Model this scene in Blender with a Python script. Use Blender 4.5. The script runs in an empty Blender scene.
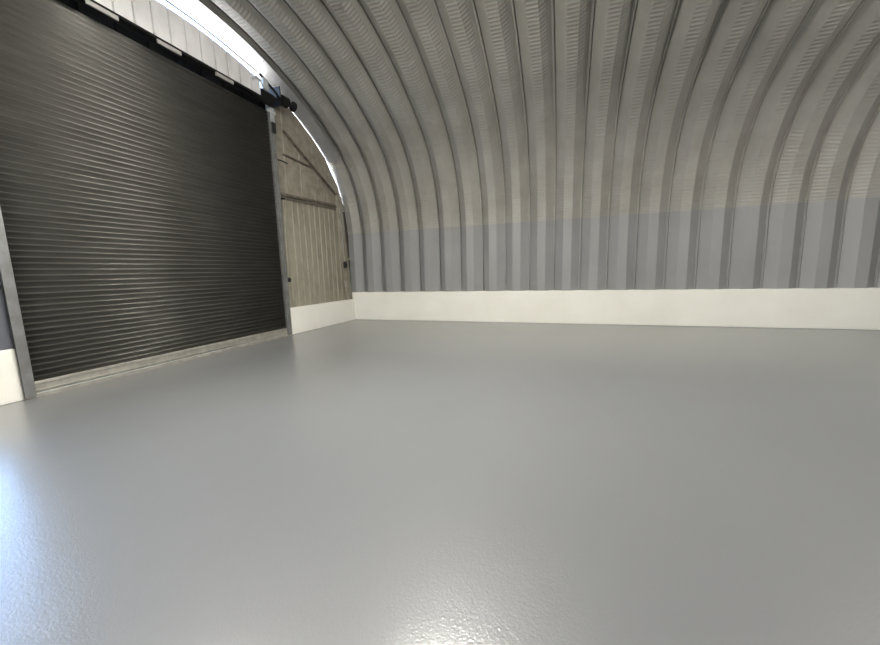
import bpy, bmesh, math, random
from mathutils import Vector, Matrix
random.seed(7)
S = bpy.context.scene
COL = S.collection

# ------------------------------------------------------------------ helpers
def mat(name, base=(.5, .5, .5), rough=.5, metal=0.0, spec=.5):
    m = bpy.data.materials.new(name); m.use_nodes = True
    b = m.node_tree.nodes['Principled BSDF']
    b.inputs['Base Color'].default_value = (*base, 1)
    b.inputs['Roughness'].default_value = rough
    b.inputs['Metallic'].default_value = metal
    b.inputs['Specular IOR Level'].default_value = spec
    return m

class NT:
    """short-hand for wiring a material's nodes"""
    def __init__(s, m):
        s.t = m.node_tree; s.n = s.t.nodes; s.b = s.n['Principled BSDF']
    def new(s, kind, **kw):
        n = s.n.new(kind)
        for k, v in kw.items(): setattr(n, k, v)
        return n
    def link(s, a, b): s.t.links.new(a, b)
    def math(s, op, a, b=None, c=None):
        n = s.n.new('ShaderNodeMath'); n.operation = op
        for i, v in enumerate((a, b, c)):
            if v is None: continue
            if isinstance(v, (int, float)): n.inputs[i].default_value = v
            else: s.link(v, n.inputs[i])
        return n.outputs[0]
    def noise(s, scale, detail=3, vec=None, rough=.5):
        n = s.n.new('ShaderNodeTexNoise'); n.inputs['Scale'].default_value = scale
        n.inputs['Detail'].default_value = detail; n.inputs['Roughness'].default_value = rough
        if vec is not None: s.link(vec, n.inputs['Vector'])
        return n.outputs['Fac']
    def obj(s): return s.n.new('ShaderNodeTexCoord').outputs['Object']
    def scaled(s, vec, sc):
        n = s.n.new('ShaderNodeMapping'); n.inputs['Scale'].default_value = sc
        s.link(vec, n.inputs['Vector']); return n.outputs['Vector']
    def ramp(s, fac, stops):
        n = s.n.new('ShaderNodeValToRGB'); e = n.color_ramp.elements
        while len(e) < len(stops): e.new(.5)
        for el, (p, c) in zip(e, stops):
            el.position = p; el.color = (*c, 1) if len(c) == 3 else c
        s.link(fac, n.inputs['Fac']); return n.outputs['Color']
    def mix(s, fac, a, b, mode='MIX'):
        n = s.n.new('ShaderNodeMix'); n.data_type = 'RGBA'; n.blend_type = mode
        for k, v in ((0, fac), (6, a), (7, b)):
            if isinstance(v, (int, float)): n.inputs[k].default_value = v
            elif isinstance(v, tuple): n.inputs[k].default_value = (*v, 1)
            else: s.link(v, n.inputs[k])
        return n.outputs[2]
    def bump(s, h, strength, dist):
        n = s.n.new('ShaderNodeBump'); n.inputs['Strength'].default_value = strength
        n.inputs['Distance'].default_value = dist; s.link(h, n.inputs['Height'])
        s.link(n.outputs['Normal'], s.b.inputs['Normal']); s.link(n.outputs['Normal'], s.b.inputs['Coat Normal']); return n

class MB:
    """collects shapes and links them as ONE mesh object"""
    def __init__(s): s.v = []; s.f = []
    def add(s, vs, fs):
        o = len(s.v); s.v += [tuple(v) for v in vs]; s.f += [tuple(i + o for i in f) for f in fs]; return s
    def box(s, x0, x1, y0, y1, z0, z1):
        v = [(x, y, z) for x in (x0, x1) for y in (y0, y1) for z in (z0, z1)]
        return s.add(v, [(0, 1, 3, 2), (4, 6, 7, 5), (0, 4, 5, 1), (2, 3, 7, 6), (0, 2, 6, 4), (1, 5, 7, 3)])
    def sweep(s, ring, path, close=True):
        n = len(ring); fs = []; vs = [p for r in path for p in r]
        for k in range(len(path) - 1):
            for i in range(n if close else n - 1):
                j = (i + 1) % n
                fs.append((k * n + i, k * n + j, (k + 1) * n + j, (k + 1) * n + i))
        if close: fs += [tuple(range(n))[::-1], tuple((len(path) - 1) * n + i for i in range(n))]
        return s.add(vs, fs)
    def tube(s, pts, r, n=10):
        pts = [Vector(p) for p in pts]; rings = []
        for i, p in enumerate(pts):
            d = (pts[min(i + 1, len(pts) - 1)] - pts[max(i - 1, 0)]).normalized()
            a = d.cross(Vector((0, 0, 1)) if abs(d.z) < .9 else Vector((1, 0, 0))).normalized(); b = d.cross(a)
            rr = r[i] if isinstance(r, (list, tuple)) else r
            rings.append([p + (a * math.cos(t) + b * math.sin(t)) * rr for t in (2 * math.pi * k / n for k in range(n))])
        return s.sweep(rings[0], rings)
    def bar(s, a, b, w, t, side):
        """rectangular bar from a to b; w across `side`, t across the third direction"""
        a, b = Vector(a), Vector(b); d = (b - a).normalized()
        u = Vector(side); u = (u - d * u.dot(d)).normalized(); n = d.cross(u)
        q = [u * w / 2 + n * t / 2, -u * w / 2 + n * t / 2, -u * w / 2 - n * t / 2, u * w / 2 - n * t / 2]
        return s.sweep(q, [[a + k for k in q], [b + k for k in q]])
    def angle(s, a, b, w, t, flat, out):
        """steel angle from a to b: one leg along `flat`, one leg along `out`"""
        a, b = Vector(a), Vector(b); d = (b - a).normalized()
        u = Vector(flat); u = (u - d * u.dot(d)).normalized(); n = Vector(out); n = (n - d * n.dot(d) - u * n.dot(u)).normalized()
        q = [Vector((0, 0, 0)), u * w, u * w + n * t, u * t + n * t, u * t + n * w, n * w]
        return s.sweep(q, [[a + k for k in q], [b + k for k in q]])
    def lathe(s, c, axis, prof, n=20):
        c = Vector(c); ax = Vector(axis).normalized()
        a = ax.cross(Vector((0, 0, 1)) if abs(ax.z) < .9 else Vector((1, 0, 0))).normalized(); b = ax.cross(a)
        rings = [[c + ax * h + (a * math.cos(t) + b * math.sin(t)) * max(r, 1e-4) for t in (2 * math.pi * k / n for k in range(n))] for r, h in prof]
        return s.sweep(rings[0], rings)
    def build(s, name, m, parent=None, smooth=False, bevel=0.0):
        me = bpy.data.meshes.new(name); me.from_pydata(s.v, [], s.f)
        bm = bmesh.new(); bm.from_mesh(me); bmesh.ops.recalc_face_normals(bm, faces=bm.faces); bm.to_mesh(me); bm.free()
        me.materials.append(m)
        o = bpy.data.objects.new(name, me); COL.objects.link(o)
        if smooth:
            me.polygons.foreach_set('use_smooth', [True] * len(me.polygons)); me.set_sharp_from_angle(angle=math.radians(35))
        if bevel:
            b = o.modifiers.new('bevel', 'BEVEL'); b.width = bevel; b.segments = 2; b.limit_method = 'ANGLE'
        if parent: attach(o, parent)
        return o

def attach(o, parent):
    o.parent = parent            # meshes are modelled in world space; only the thing's Empty is placed
    if parent.type == 'EMPTY': o.matrix_parent_inverse = Matrix.Translation(parent.location).inverted()

def empty(name, loc):
    o = bpy.data.objects.new(name, None); COL.objects.link(o); o.location = loc
    o.empty_display_size = .2; return o

def tag(o, label=None, cat=None, group=None, kind=None):
    for k, v in (('label', label), ('category', cat), ('group', group), ('kind', kind)):
        if v: o[k] = v
    return o

def smoothpath(pts, n):
    """Catmull-Rom through pts, resampled to n+1 points equally spaced along the curve"""
    P = [Vector((2 * pts[0][0] - pts[1][0], 2 * pts[0][1] - pts[1][1]))] + [Vector(p) for p in pts] + \
        [Vector((2 * pts[-1][0] - pts[-2][0], 2 * pts[-1][1] - pts[-2][1]))]
    out = []
    for i in range(1, len(P) - 2):
        for k in range(40):
            t = k / 40; a, b, c, d = P[i - 1:i + 3]
            out.append(.5 * (2 * b + (c - a) * t + (2 * a - 5 * b + 4 * c - d) * t * t + (3 * b - a - 3 * c + d) * t ** 3))
    out.append(P[-2]); L = [0]
    for a, b in zip(out, out[1:]): L.append(L[-1] + (b - a).length)
    res = []; j = 0
    for k in range(n + 1):
        s = L[-1] * k / n
        while j < len(L) - 2 and L[j + 1] < s: j += 1
        f = (s - L[j]) / max(L[j + 1] - L[j], 1e-9); res.append(out[j].lerp(out[j + 1], f))
    return res, L[-1]

# ------------------------------------------------------------------ measures (metres)
PITCH = .6706; X0 = .476              # rib spacing, first rib
YC = -5.45                            # middle of the hut (doorway middle)
YN = 2 * YC                           # near kerb face
XE = 17.6                             # far end of the hut
XOUT = -.24                           # the arch runs a little past the end wall
ZP = 2.80                             # paint line
KF, KE = .899, .678                   # kerb heights: long side, end wall
DL, DR = -7.80, -3.11                 # doorway sides
PROF_L = [(.10, .55), (.10, 1.6), (.10, 2.3), (.09, 2.9), (-.12, 3.80), (-.63, 4.68), (-1.45, 5.34), (-2.6, 5.93), (-3.6, 6.26), (-4.5, 6.42), (YC, 6.48)]
PROF_R = [(.10, .55), (.10, 1.6), (.10, 2.3), (.09, 2.9), (-.12, 3.76), (-.60, 4.53), (-1.2, 5.02), (-1.95, 5.37), (-3.0, 5.75), (-4.2, 6.02), (YC, 6.12)]
NU = 96
def full(pr):
    half, L = smoothpath(pr, NU)
    return half + [Vector((2 * YC - p.x, p.y)) for p in half[-2::-1]], L
AL, LL = full(PROF_L); AR, LR = full(PROF_R)
def arch(i, x):
    t = min(max((x - .4) / 10.5, 0), 1); return AL[i].lerp(AR[i], t)
# inner line of the end wall's sheeting (follows the arch, a hand's breadth inside it)
EDGE = []
for i in range(NU + 1):
    p, d = arch(i, -.16), arch(min(i + 1, NU), -.16) - arch(max(i - 1, 0), -.16)
    n = Vector((d.y, -d.x)).normalized()
    if p.x > -2.45: EDGE.append((p.x - n.x * .032, p.y - n.y * .032))
EDGE = [(.3, .4)] + [e for k, e in enumerate(EDGE) if k == 0 or e[0] < EDGE[k - 1][0] - 1e-4] + [(-3.05, 6.05)]
def edge_z(y):
    y = y if y > YC else 2 * YC - y
    if y >= EDGE[0][0]: return EDGE[0][1]
    for (a, za), (b, zb) in zip(EDGE, EDGE[1:]):
        if b <= y <= a: return za + (zb - za) * (a - y) / (a - b)
    return EDGE[-1][1]

# ------------------------------------------------------------------ materials
def m_galv():
    m = mat('galvanised steel sheet', (.40, .39, .36), .5, .2); q = NT(m)
    uv = q.new('ShaderNodeUVMap').outputs['UV']; sx = q.new('ShaderNodeSeparateXYZ'); q.link(uv, sx.inputs[0])
    u, ph = sx.outputs[0], q.math('FRACT', sx.outputs[1])
    n = q.noise(1.3, 4, q.obj()); n2 = q.noise(14, 3, q.obj())
    c = q.ramp(n, [(.3, (.295, .286, .262)), (.7, (.37, .36, .332))])
    c = q.mix(q.math('MULTIPLY', n2, .25), c, (.30, .29, .265)); q.link(c, q.b.inputs['Base Color'])
    # pressed crimps across each curved panel: fine on the haunch panels, coarse on the crown's inner flats, none at the laps
    def band(v, lo, hi, soft=.02):
        a = q.new('ShaderNodeMapRange'); a.interpolation_type = 'SMOOTHSTEP'
        q.link(v, a.inputs[0]); a.inputs[1].default_value = lo - soft; a.inputs[2].default_value = lo + soft
        b = q.new('ShaderNodeMapRange'); b.interpolation_type = 'SMOOTHSTEP'
        q.link(v, b.inputs[0]); b.inputs[1].default_value = hi - soft; b.inputs[2].default_value = hi + soft
        b.inputs[3].default_value = 1; b.inputs[4].default_value = 0
        return q.math('MULTIPLY', a.outputs[0], b.outputs[0])
    def crimps(pitch, sharp):
        w = q.math('SINE', q.math('MULTIPLY', u, 2 * math.pi / pitch))
        return q.math('POWER', q.math('MULTIPLY_ADD', w, .5, .5), sharp)
    low = q.math('MULTIPLY', crimps(.075, 1.6), band(u, 2.3, 3.85, .05))
    crown = q.math('MULTIPLY', crimps(.078, 1.4), q.math('MULTIPLY', band(u, 4.2, 20, .05), q.math('MAXIMUM', band(ph, .02, .50, .02), 0)))
    h = q.math('ADD', q.math('MULTIPLY', low, .7), crown)
    q.bump(h, 1.0, .0065)
    q.link(q.math('MULTIPLY_ADD', n2, .2, .42), q.b.inputs['Roughness'])
    return m
def m_worn(name, base, dark, rough=.5, metal=0., scale=3., lo=.35, hi=.75, streak=None):
    m = mat(name, base, rough, metal); q = NT(m); v = q.obj()
    n = q.noise(scale, 6, v if not streak else q.scaled(v, streak), .6)
    q.link(q.ramp(n, [(lo, dark), (hi, base)]), q.b.inputs['Base Color'])
    return m

M_GALV = m_galv()
M_PAINT = mat('grey satin wall paint', (.275, .275, .275), .5); q = NT(M_PAINT)
q.link(q.ramp(q.noise(.9, 3, q.obj()), [(.3, (.255, .256, .258)), (.7, (.285, .285, .286))]), q.b.inputs['Base Color'])
M_KERB = mat('white masonry paint', (.80, .785, .725), .42); q = NT(M_KERB)
q.link(q.ramp(q.noise(1.2, 4, q.obj()), [(.3, (.77, .755, .69)), (.7, (.82, .81, .755))]), q.b.inputs['Base Color'])
q.bump(q.noise(9, 4, q.obj()), .25, .01)
M_SLAT = m_worn('weathered shutter steel', (.088, .086, .077), (.054, .052, .046), .40, .55, 1.6, .3, .7, (1, .7, 6))
M_RAIL = m_worn('grey guide steel', (.24, .245, .25), (.16, .16, .155), .42, .4, 5)
M_BAR = m_worn('dusty aluminium bar', (.38, .37, .33), (.25, .24, .21), .45, .3, 6)
M_BEIGE = m_worn('old beige painted sheet', (.285, .265, .212), (.20, .178, .14), .6, 0, 3.2, .30, .52, (1, 1.5, .6))
M_BEIGE2 = m_worn('old beige painted frame', (.31, .285, .235), (.215, .19, .152), .6, 0, 5, .34, .60)
M_FRAME_SHADE = m_worn('shade darkened frame steel', (.17, .148, .12), (.07, .054, .04), .65, 0, 7, .35, .6)  # beige framing painted darker brown to stand in for its shadow lines
M_SHADE = m_worn('dark gap shade backing', (.075, .066, .055), (.05, .043, .036), .7, 0, 5)  # dark colour paints the shade in the gap beside the corner post
M_DARK = mat('black steel and hood shade', (.008, .008, .0085), .55, 0, .25)  # dark fittings; on lintel and drum the black paints the hood's shadow
M_BLACK = mat('black plastic', (.015, .015, .016), .4)
M_PLATE = m_worn('pale zinc plate', (.42, .41, .39), (.32, .31, .29), .5, .3, 9)
M_ZINC = m_worn('bright zinc', (.62, .64, .66), (.40, .405, .41), .5, .15, 12)
M_FLASH = m_worn('smooth zinc flashing', (.34, .333, .33), (.28, .273, .268), .45, .15, 4)
M_FASCIA = m_worn('pale weathered sheet', (.66, .655, .66), (.54, .53, .53), .5, 0, 4, .3, .62, (1, 1, .4))
q = NT(M_FASCIA)
M_CONC = m_worn('outdoor concrete', (.60, .59, .56), (.48, .47, .45), .9, 0, 1.5)
M_GREYBLUE = mat('blue grey frame paint', (.10, .105, .125), .4)
M_FLOOR = mat('grey epoxy floor', (.15, .15, .15), .42, 0, .5)
M_FLOOR.node_tree.nodes['Principled BSDF'].inputs['Coat Weight'].default_value = .7
M_FLOOR.node_tree.nodes['Principled BSDF'].inputs['Coat Roughness'].default_value = .14
q = NT(M_FLOOR); v = q.obj()
q.link(q.ramp(q.noise(.35, 3, v), [(.3, (.130, .134, .138)), (.7, (.145, .149, .153))]), q.b.inputs['Base Color'])
vor = q.new('ShaderNodeTexVoronoi'); vor.feature = 'SMOOTH_F1'; vor.inputs['Scale'].default_value = 75
q.link(v, vor.inputs['Vector'])
h = q.math('ADD', q.math('MULTIPLY', q.noise(110, 2, v), .9), q.math('MULTIPLY', vor.outputs['Distance'], .5))
h = q.math('ADD', h, q.math('MULTIPLY', q.noise(3.0, 2, v), 2.2))
q.bump(h, .34, .003)
M_LENS = mat('lamp diffuser', (.9, .9, .9), .4); q = NT(M_LENS)
q.b.inputs['Emission Color'].default_value = (1, .965, .89, 1); q.b.inputs['Emission Strength'].default_value = 86
M_GLASS = bpy.data.materials.new('window pane'); M_GLASS.use_nodes = True
t = M_GLASS.node_tree; t.nodes.clear()
o_ = t.nodes.new('ShaderNodeOutputMaterial'); mx = t.nodes.new('ShaderNodeMixShader'); tr = t.nodes.new('ShaderNodeBsdfTransparent'); gl = t.nodes.new('ShaderNodeBsdfGlossy'); fr = t.nodes.new('ShaderNodeFresnel')
gl.inputs['Roughness'].default_value = .02; tr.inputs['Color'].default_value = (.95, .97, .98, 1)
t.links.new(fr.outputs[0], mx.inputs[0]); t.links.new(tr.outputs[0], mx.inputs[1]); t.links.new(gl.outputs[0], mx.inputs[2]); t.links.new(mx.outputs[0], o_.inputs[0])

# ------------------------------------------------------------------ floor and ground
tag(MB().box(-.02, XE, YN - .3, .3, -.12, 0).build('floor', M_FLOOR), 'glossy grey painted floor across the whole hut', 'floor', kind='structure')
tag(MB().box(-6.5, -.021, -50, 40, -.3, -.02).build('ground', M_CONC), 'pale concrete yard outside behind the roller door', 'ground', kind='structure')

M_FARGROUND = m_worn('dark tarmac', (.075, .075, .078), (.05, .05, .052), .9, 0, 2.5)
tag(MB().box(-70, -6.5, -60, 50, -.3, -.03).build('ground.001', M_FARGROUND), 'dark tarmac beyond the pale concrete yard', 'added ground', kind='structure')  # unseen dark ground, added to cut light bounced onto the ribs

# ------------------------------------------------------------------ the ribbed arch
DEP = .165
# one pitch across the ribs: (fraction of the pitch, depth behind the inner flat)
SEC = [(0, 0), (.32, 0), (.615, DEP), (.64, DEP), (.642, DEP - .02), (.672, DEP - .02), (.674, DEP + .07), (.706, DEP + .07), (.708, DEP), (.712, DEP)]
def ribs(name, i0, i1, m, offset=0.0, zlim=None):
    vs, fs, uv = [], [], []
    xs = []
    k0 = -2
    k = k0
    while True:
        for a, d in SEC: xs.append((X0 + (k + a) * PITCH, d, k + a))
        k += 1
        if X0 + k * PITCH > XE: break
    xs = [x for x in xs if x[0] > XOUT - .01 and x[0] < XE + .02]
    n = len(xs)
    Larc = LL / NU
    for i in range(i0, i1 + 1):
        for (x, d, ph) in xs:
            p = arch(i, x); a = arch(max(i - 1, 0), x); b = arch(min(i + 1, 2 * NU), x)
            tv = (b - a).normalized(); nv = Vector((tv.y, -tv.x))        # outward
            if nv.dot(p - Vector((YC, 2.5))) < 0: nv = -nv
            w = p + nv * (d + offset)
            vs.append((x, w.x, w.y))
            ii = i if i <= NU else 2 * NU - i
            uv.append((ii * Larc, ph + 10))
    for r in range(i1 - i0):
        for c in range(n - 1):
            fs.append((r * n + c, r * n + c + 1, (r + 1) * n + c + 1, (r + 1) * n + c))
    me = bpy.data.meshes.new(name); me.from_pydata(vs, [], fs)
    l = me.uv_layers.new(name='UVMap')
    vi = [0] * len(me.loops); me.loops.foreach_get('vertex_index', vi)
    flat = [c for k in vi for c in uv[k]]; l.data.foreach_set('uv', flat)
    bm = bmesh.new(); bm.from_mesh(me); bmesh.ops.reverse_faces(bm, faces=bm.faces); bm.to_mesh(me); bm.free()
    me.polygons.foreach_set('use_smooth', [True] * len(me.polygons)); me.set_sharp_from_angle(angle=math.radians(22))
    me.materials.append(m)
    o = bpy.data.objects.new(name, me); COL.objects.link(o)
    s = o.modifiers.new('thickness', 'SOLIDIFY'); s.thickness = .004; s.offset = -1; s.use_rim = False
    return o
# the row of the mesh at the paint line
IP = min(range(NU), key=lambda i: abs(AL[i].y - ZP))
AL_shift = ZP - AL[IP].y
for A in (AL, AR):
    for j in (IP, 2 * NU - IP): A[j].y = ZP
tag(ribs('ceiling', IP, 2 * NU - IP, M_GALV), 'curved ribbed bare steel roof arch with pressed crimps', 'roof', kind='structure')
def flashing():
    b = MB(); i0 = min(i for i in range(NU) if AL[i].x < -.75); rows = range(i0, 2 * NU - i0 + 1); vs, fs = [], []
    def pt(i, x, d):
        p = arch(i, x); t = (arch(i + 1, x) - arch(i - 1, x)).normalized(); n = Vector((t.y, -t.x))
        if n.dot(p - Vector((YC, 2.5))) < 0: n = -n
        q = p + n * d; return (x, q.x, q.y)
    xs = [(-.26, -.012), (.262, -.012), (.262, -.006), (-.26, -.006)]
    for i in rows: vs += [pt(i, x, d) for x, d in xs]
    k = len(rows)
    for r in range(k - 1):
        for c in range(4): fs.append((r * 4 + c, r * 4 + (c + 1) % 4, r * 4 + 4 + (c + 1) % 4, r * 4 + 4 + c))
    b.add(vs, fs)
    for i in rows:
        if (i - i0) % 6: continue
        for x in (-.14, -.06, .06, .20):
            c = pt(i, x, -.012); c2 = pt(i, x, -.03)
            b.lathe(c, Vector(c2) - Vector(c), [(.014, 0), (.014, .008), (.001, .012)], 6)
    return b.build('trim_1', M_FLASH, smooth=True)
tag(flashing(), 'smooth bolted steel flashing strip along the end of the roof arch', 'flashing', kind='structure')
tag(ribs('wall_back', 0, IP, M_PAINT), 'grey painted ribbed steel side wall above the long white kerb', 'wall', kind='structure')
tag(ribs('wall_front', 2 * NU - IP, 2 * NU, M_PAINT), 'grey painted ribbed steel side wall on the near side', 'wall', kind='structure')
tag(MB().box(XE, XE + .1, YN - .4, .4, 0, 6.6).build('wall_right', M_PAINT), 'grey end wall opposite the roller door', 'wall', kind='structure')

# ------------------------------------------------------------------ white kerbs
tag(MB().box(-.20, XE, 0, .34, 0, KF).build('baseboard_back', M_KERB, bevel=.012), 'long white painted kerb under the ribbed side wall', 'kerb', kind='structure')
tag(MB().box(-.20, XE, YN - .34, YN, 0, KF).build('baseboard_front', M_KERB, bevel=.012), 'white painted kerb along the near side wall', 'kerb', kind='structure')
tag(MB().box(-.19, 0, DR + .05, -.001, 0, KE).build('baseboard_left', M_KERB, bevel=.01), 'short white kerb between the roller door and the corner', 'kerb', kind='structure')
tag(MB().box(-.19, 0, YN + .001, DL - .045, 0, KE).build('baseboard_left.001', M_KERB, bevel=.01), 'white kerb left of the roller door under the window', 'kerb', kind='structure')

# ------------------------------------------------------------------ end wall: sheeting and steel frame
def sheet(y0, y1, zbot, ztop, x, pitch, rib, depth, thick=.006):
    """ribbed sheet standing in the plane x, its top following ztop(y)"""
    b = MB(); ys = []; y = y0
    while y < y1 - 1e-6:
        for a, d in ((0, 0), (pitch - rib, 0), (pitch - rib * .75, depth), (pitch - rib * .25, depth)):
            if y + a < y1: ys.append((y + a, d))
        y += pitch
    ys.append((y1, 0)); vs, fs = [], []
    for (yy, d) in ys:
        zb = zbot(yy) if callable(zbot) else zbot
        zt = max(ztop(yy), zb + .002)
        for dx in (0, -thick):
            vs.append((x + d + dx, yy, zb)); vs.append((x + d + dx, yy, zt))
    for i in range(len(ys) - 1):
        a, c = i * 4, i * 4 + 4
        fs += [(a, c, c + 1, a + 1), (a + 3, c + 3, c + 2, a + 2), (a + 1, c + 1, c + 3, a + 3), (a, a + 2, c + 2, c)]
    e = (len(ys) - 1) * 4
    fs += [(0, 1, 3, 2), (e, e + 2, e + 3, e + 1)]
    return b.add(vs, fs)
RZ = 3.50                              # rail between the lower and the upper sheets
wl = tag(empty('wall_left', (0, YC, 0)), 'end wall of old beige sheeting and steel framing around the roller door', 'wall', kind='structure')
sheet(DR + .04, -.22, KE - .1, lambda y: min(RZ, edge_z(y)), -.155, .22, .05, .020).build('lower_sheet', M_BEIGE, wl)
sheet(DR + .04, .0, RZ, edge_z, -.16, .55, .05, .012).build('upper_sheet', M_BEIGE2, wl)
sheet(2 * YC, DL - .04, RZ, edge_z, -.16, .55, .05, .012).build('upper_sheet', M_BEIGE2, wl)
sheet(DL - .15, DR + .04, 5.26, lambda y: 5.64, -.10, .47, .05, -.03).build('lintel_sheet', M_DARK, wl)  # near-black colour stands in for the shadow under the hood
MB().angle((-.145, DR + .05, RZ - .02), (-.145, -.33, RZ + .06), .075, .014, (0, 0, 1), (1, 0, 0)).bar((-.135, DR + .05, RZ - .09), (-.135, -.35, RZ - .01), .03, .03, (0, 0, 1)).build('rail', M_FRAME_SHADE, wl)
MB().angle((-.14, -2.58, 5.05), (-.14, -.46, 3.86), .085, .016, (0, 1, 1), (1, 0, 0)).build('diagonal_brace', M_FRAME_SHADE, wl)  # shadow edge put into the brace's colour
MB().angle((-.14, -2.64, 4.49), (-.14, -1.50, 4.44), .05, .012, (0, 0, 1), (1, 0, 0)).build('strut', M_FRAME_SHADE, wl)
MB().box(-.10, -.02, DR + .02, DR + .16, KE - .02, 5.46).build('door_post', M_BEIGE2, wl, bevel=.006)
MB().box(-.10, -.02, DL - .20, DL - .03, KE - .02, 5.46).build('door_post', M_GREYBLUE, wl, bevel=.006)
MB().bar((-.10, -.50, 3.90), (-.10, -.25, KE - .02), .13, .09, (0, 1, 0)).build('corner_post', M_BEIGE2, wl, bevel=.006)
MB().bar((-.08, -.37, 3.88), (-.08, -.10, KE - .02), .075, .07, (0, 1, 0)).build('corner_post', M_BEIGE, wl, bevel=.006)

MB().box(-.185, -.172, -.28, .12, KE - .1, 3.50).build('closing_strip', M_SHADE, wl)  # backing coloured dark as the shade of the gap

# ------------------------------------------------------------------ window in the left bay
w1 = tag(empty('window_1', (-.1, -9.3, KE)), 'daylit window left of the roller door above the white kerb', 'window', kind='structure')
WY0, WY1, WZ0, WZ1 = -10.7, DL - .19, KE, RZ
f = MB()
f.box(-.13, -.05, WY0, WY1, WZ0, WZ0 + .08).box(-.13, -.05, WY0, WY1, WZ1 - .08, WZ1)
f.box(-.13, -.05, WY0, WY0 + .07, WZ0 + .08, WZ1 - .08).box(-.13, -.05, WY1 - .05, WY1, WZ0 + .08, WZ1 - .08)
f.build('window_frame', M_GREYBLUE, w1)
MB().box(-.12, -.06, -9.28, -9.22, WZ0 + .08, WZ1 - .08).build('mullion', M_GREYBLUE, w1)
for a, b in ((WY0 + .07, -9.28), (-9.22, WY1 - .05)):
    MB().box(-.092, -.088, a, b, WZ0 + .08, WZ1 - .08).build('pane', M_GLASS, w1)

# ------------------------------------------------------------------ roller door
door = tag(empty('door_1', (0, (DL + DR) / 2, 0)), 'wide closed grey roller shutter door of horizontal steel slats', 'roller door', kind='structure')
SL = .0785; k = SL / .1
ring = []
z = .20
while z < 5.26:
    for a, d in ((0, -.013), (.012, -.010), (.030, -.005), (.050, .002), (.064, .008), (.072, .0115), (.078, .012), (.085, .0085), (.092, .001), (.098, -.011)):
        ring.append((z + a * k, d))
    z += SL
vs, fs = [], []
for (zz, d) in ring:
    vs += [(-.02 + d, DL, zz), (-.02 + d, DR, zz)]
for i in range(len(ring) - 1): fs.append((2 * i, 2 * i + 1, 2 * i + 3, 2 * i + 2))
cur = MB().add(vs, fs).build('curtain', M_SLAT, door, smooth=True)
so = cur.modifiers.new('thickness', 'SOLIDIFY'); so.thickness = .003; so.offset = -1
b = MB().box(-.05, .0, DL + .02, DR - .02, .055, .205).box(0, .012, DL + .02, DR - .02, .075, .10).box(0, .008, DL + .02, DR - .02, .165, .185)
b.build('bottom_bar', M_BAR, door, bevel=.004)
MB().box(-.07, .03, DL - .05, DR + .03, -.01, .05).build('threshold', M_BAR, door, bevel=.006)
for y, s in ((DL, -1), (DR, 1)):
    g = MB().box(-.06, .05, min(y - s * .05, y + s * .045), max(y - s * .05, y + s * .045), .02, 5.50)
    r = g.build('guide_rail', M_RAIL, door, bevel=.006)
    lip = MB().box(.05, .06, min(y + s * .02, y + s * .06), max(y + s * .02, y + s * .06), .02, 5.40).build('rail_lip', M_RAIL, r)
MB().lathe((.13, DL + .05, 5.49), (0, 1, 0), [(.001, 0), (.13, 0), (.13, DR - DL - .10), (.001, DR - DL - .10)], 28).build('roller_drum', M_DARK, door, smooth=True)  # black here also paints in the hood's shadow
FT = lambda y: 5.895 - .08 * (min(abs(y + 5.5), 2.3)) ** 2
hood = sheet(2 * YC + 3.74, -3.70, 5.335, FT, .36, .27, .03, -.035).build('hood', M_FASCIA, door)
hood['label'] = 'pale ribbed sheets hiding the roller'
MB().box(.335, .372, 2 * YC + 3.72, -3.70, 5.30, 5.335).build('hood_rail', M_DARK, hood)
for y in (-6.98, -6.51, -5.60, -4.58):
    MB().box(.345, .375, y - .19, y + .19, 5.24, 5.30).build('mounting_plate', M_PLATE, hood, bevel=.004)['label'] = 'pale zinc plate'

# ------------------------------------------------------------------ hoist gear at the door's top corner
ho = tag(empty('door_hoist', (0, DR + .1, 5.5)), 'dark chain hoist gear with zinc bracket at top right corner of roller door', 'hoist')
MB().box(-.05, .30, -3.06, -3.03, 5.40, 5.82).build('bracket_plate', M_DARK, ho, bevel=.004)
MB().tube([(.36, -3.68, 5.77), (.36, -3.25, 5.58), (.30, -3.05, 5.50)], .026, 10).build('brace', M_DARK, ho, smooth=True)
MB().lathe((.16, -2.78, 5.62), (0, 1, 0), [(.001, -.22), (.06, -.22), (.07, -.12), (.115, -.10), (.12, .08), (.09, .12), (.001, .12)], 22).build('gearbox', M_DARK, ho, smooth=True)
MB().lathe((.20, -2.52, 5.60), (0, 1, 0), [(.001, -.03), (.04, -.03), (.105, -.02), (.115, -.012), (.09, 0), (.115, .012), (.105, .02), (.04, .03), (.001, .03)], 24).build('chain_wheel', M_DARK, ho, smooth=True)
MB().tube([(.13, -3.30, 5.60), (.13, -2.60, 5.60)], .04, 14).build('axle', M_ZINC, ho, smooth=True)
MB().box(.34, .40, -3.64, -3.50, 5.50, 5.72).build('zinc_bracket', M_ZINC, ho, bevel=.006)
MB().tube([(.38, -3.92, 5.56), (.40, -3.84, 5.64), (.40, -3.72, 5.62), (.39, -3.66, 5.54)], .022, 8).build('zinc_hook', M_ZINC, ho, smooth=True)
MB().box(.02, .09, DR - .04, DR + .05, 5.06, 5.36).box(.02, .06, DR - .10, DR + .14, 5.26, 5.33).build('rail_clamp', M_ZINC, ho, bevel=.004)
MB().box(.02, .085, DR - .03, DR + .08, 4.82, 5.06).build('stop_block', M_BLACK, ho, bevel=.006)

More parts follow.
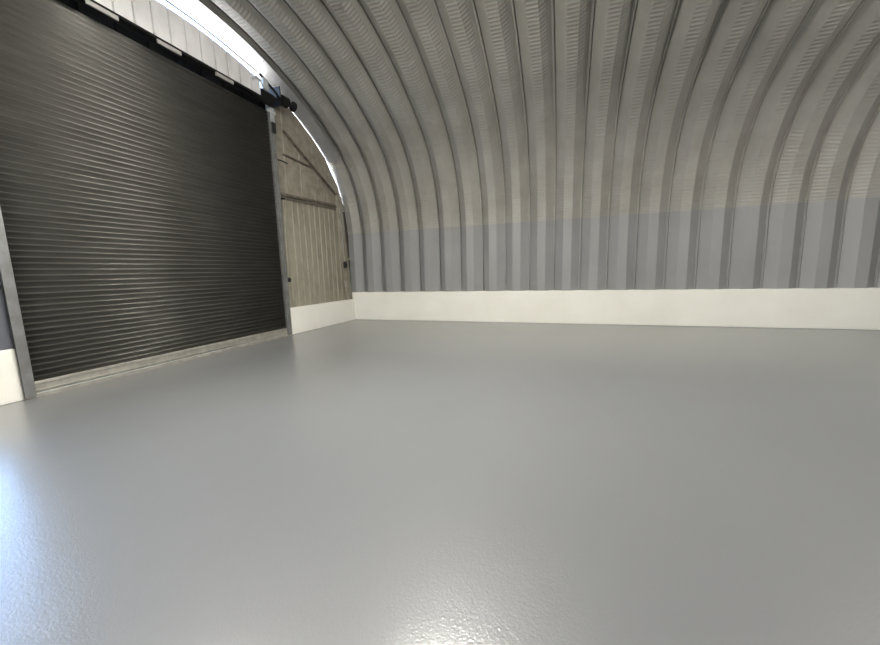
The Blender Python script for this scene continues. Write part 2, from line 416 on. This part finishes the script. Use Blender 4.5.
# ------------------------------------------------------------------ small fittings on the end wall
cb = MB().tube([(.36, -7.3, 5.73), (.36, -6.4, 5.93), (.36, -5.58, 5.99), (.36, -5.1, 5.97), (.36, -4.68, 5.925), (.36, -4.1, 5.84), (.36, -3.76, 5.785)], .011, 8).build('cable', M_BLACK)
tag(cb, 'thin dark cable running along the top of the pale sheets above the door', 'cable')
rod = tag(empty('drop_bolt', (-.06, -2.94, 1.45)), 'long thin steel drop bolt on the beige wall beside the roller door', 'bolt')
MB().tube([(-.02 + .02, -2.90, 3.44), (0, -2.925, 2.4), (0, -2.95, 1.45)], .017, 10).build('rod', M_BEIGE2, rod, smooth=True)
MB().lathe((0, -2.95, 1.40), (1, 0, 0), [(.001, -.03), (.055, -.03), (.06, 0), (.055, .035), (.001, .04)], 18).build('keeper', M_DARK, rod, smooth=True)
MB().box(-.03, .02, -2.945, -2.86, 3.36, 3.40).build('guide_clip', M_DARK, rod)
sb = tag(empty('switch_box', (0, -.44, 1.72)), 'small black switch box on the slanted corner post', 'switch')
MB().box(-.055, .01, -.45, -.33, 1.70, 1.90).build('housing', M_BLACK, sb, bevel=.008)
MB().box(.01, .025, -.42, -.36, 1.76, 1.84).build('button', M_DARK, sb, bevel=.004)
MB().tube([(-.04, -.39, 1.90), (-.04, -.41, 2.4), (-.04, -.46, 3.1), (-.04, -.51, 3.7)], .012, 8).build('cable', M_PLATE, sb, smooth=True)
bt = MB().tube([(-.06, -.24, 1.98), (.02, -.23, 1.98), (.08, -.21, 1.97)], .022, 8).build('pipe_stub', M_BEIGE2, None, smooth=True)
tag(bt, 'short rusty pipe stub sticking out of corner post above black switch box', 'pipe')
st = MB().tube([(-.03, -2.98, 4.28), (.03, -2.90, 4.27), (.06, -2.72, 4.24)], .016, 8).build('hook', M_DARK, None, smooth=True)
tag(st, 'dark bent steel hook on the beige post right of the roller door', 'hook')

# ------------------------------------------------------------------ lamps under the ridge, plus one added fill lamp
def lamp(x, y, z, k, label):
    t = tag(empty('pendant_lamp', (x, y, z)), label, 'lamp', 'pendant lamps')
    MB().lathe((x, y, z), (0, 0, 1), [(.001, -.18), (.20 * k, -.165), (.34 * k, -.11), (.43 * k, -.04), (.45 * k, 0), (.001, .002)], 32).build('lens', M_LENS, t, smooth=True)
    MB().lathe((x, y, z), (0, 0, 1), [(.47 * k, -.01), (.47 * k, .03), (.2 * k, .10), (.10, .20), (.04, .22), (.001, .22)], 32).build('housing', M_DARK, t, smooth=True)
    top = max(p.y for p in (arch(i, x) for i in range(2 * NU + 1)) if abs(p.x - y) < .2)
    MB().tube([(x, y, z + .21), (x, y, top + .05)], .012, 8).build('hanging_rod', M_DARK, t)
lamp(5.1, -6.05, 5.52, 1.0, 'round pendant lamp under the ridge nearest the roller door')
lamp(11.6, -5.5, 5.36, .84, 'round pendant lamp under the ridge furthest from the roller door')
lamp(2.7, -7.9, 5.25, .80, 'added unseen fill lamp, a round pendant over the near side of the hut')  # added overhead fill light, hung where its floor reflection stays out of view

# ------------------------------------------------------------------ sky, sun, camera
w = bpy.data.worlds.new('World'); S.world = w; w.use_nodes = True
nt = w.node_tree; bg = nt.nodes['Background']
sk = nt.nodes.new('ShaderNodeTexSky'); sk.sky_type = 'NISHITA'; sk.sun_disc = False
sk.sun_elevation = math.radians(55); sk.sun_rotation = math.radians(90); sk.air_density = 1.0; sk.dust_density = 1.5
nt.links.new(sk.outputs[0], bg.inputs['Color']); bg.inputs['Strength'].default_value = .8
sun = bpy.data.lights.new('sun', 'SUN'); sun.energy = 24; sun.angle = math.radians(.6); sun.color = (1, .96, .9)
so_ = bpy.data.objects.new('sun', sun); COL.objects.link(so_)
so_.rotation_euler = Vector((-.03, -.50, -.86)).to_track_quat('-Z', 'Y').to_euler()

F, YAW, PIT, ROL = 357.2059, .3382, -.1411, -.0274
CP = Vector((6.5882, -10.2694, 1.5))
fw = Vector((-math.sin(YAW) * math.cos(PIT), math.cos(YAW) * math.cos(PIT), math.sin(PIT)))
rt = Vector((math.cos(YAW), math.sin(YAW), 0)); up = rt.cross(fw)
r2 = rt * math.cos(ROL) + up * math.sin(ROL); u2 = -rt * math.sin(ROL) + up * math.cos(ROL)
cam = bpy.data.cameras.new('camera'); cam.sensor_width = 36; cam.lens = F / 880 * 36; cam.clip_start = .05
co = bpy.data.objects.new('camera', cam); COL.objects.link(co)
co.matrix_world = Matrix(((r2.x, u2.x, -fw.x, CP.x), (r2.y, u2.y, -fw.y, CP.y), (r2.z, u2.z, -fw.z, CP.z), (0, 0, 0, 1)))
S.camera = co
vs_ = S.view_settings
vs_.view_transform = 'Standard'; vs_.look = 'None'; vs_.gamma = 1; vs_.use_curve_mapping = False; vs_.exposure = 1.58
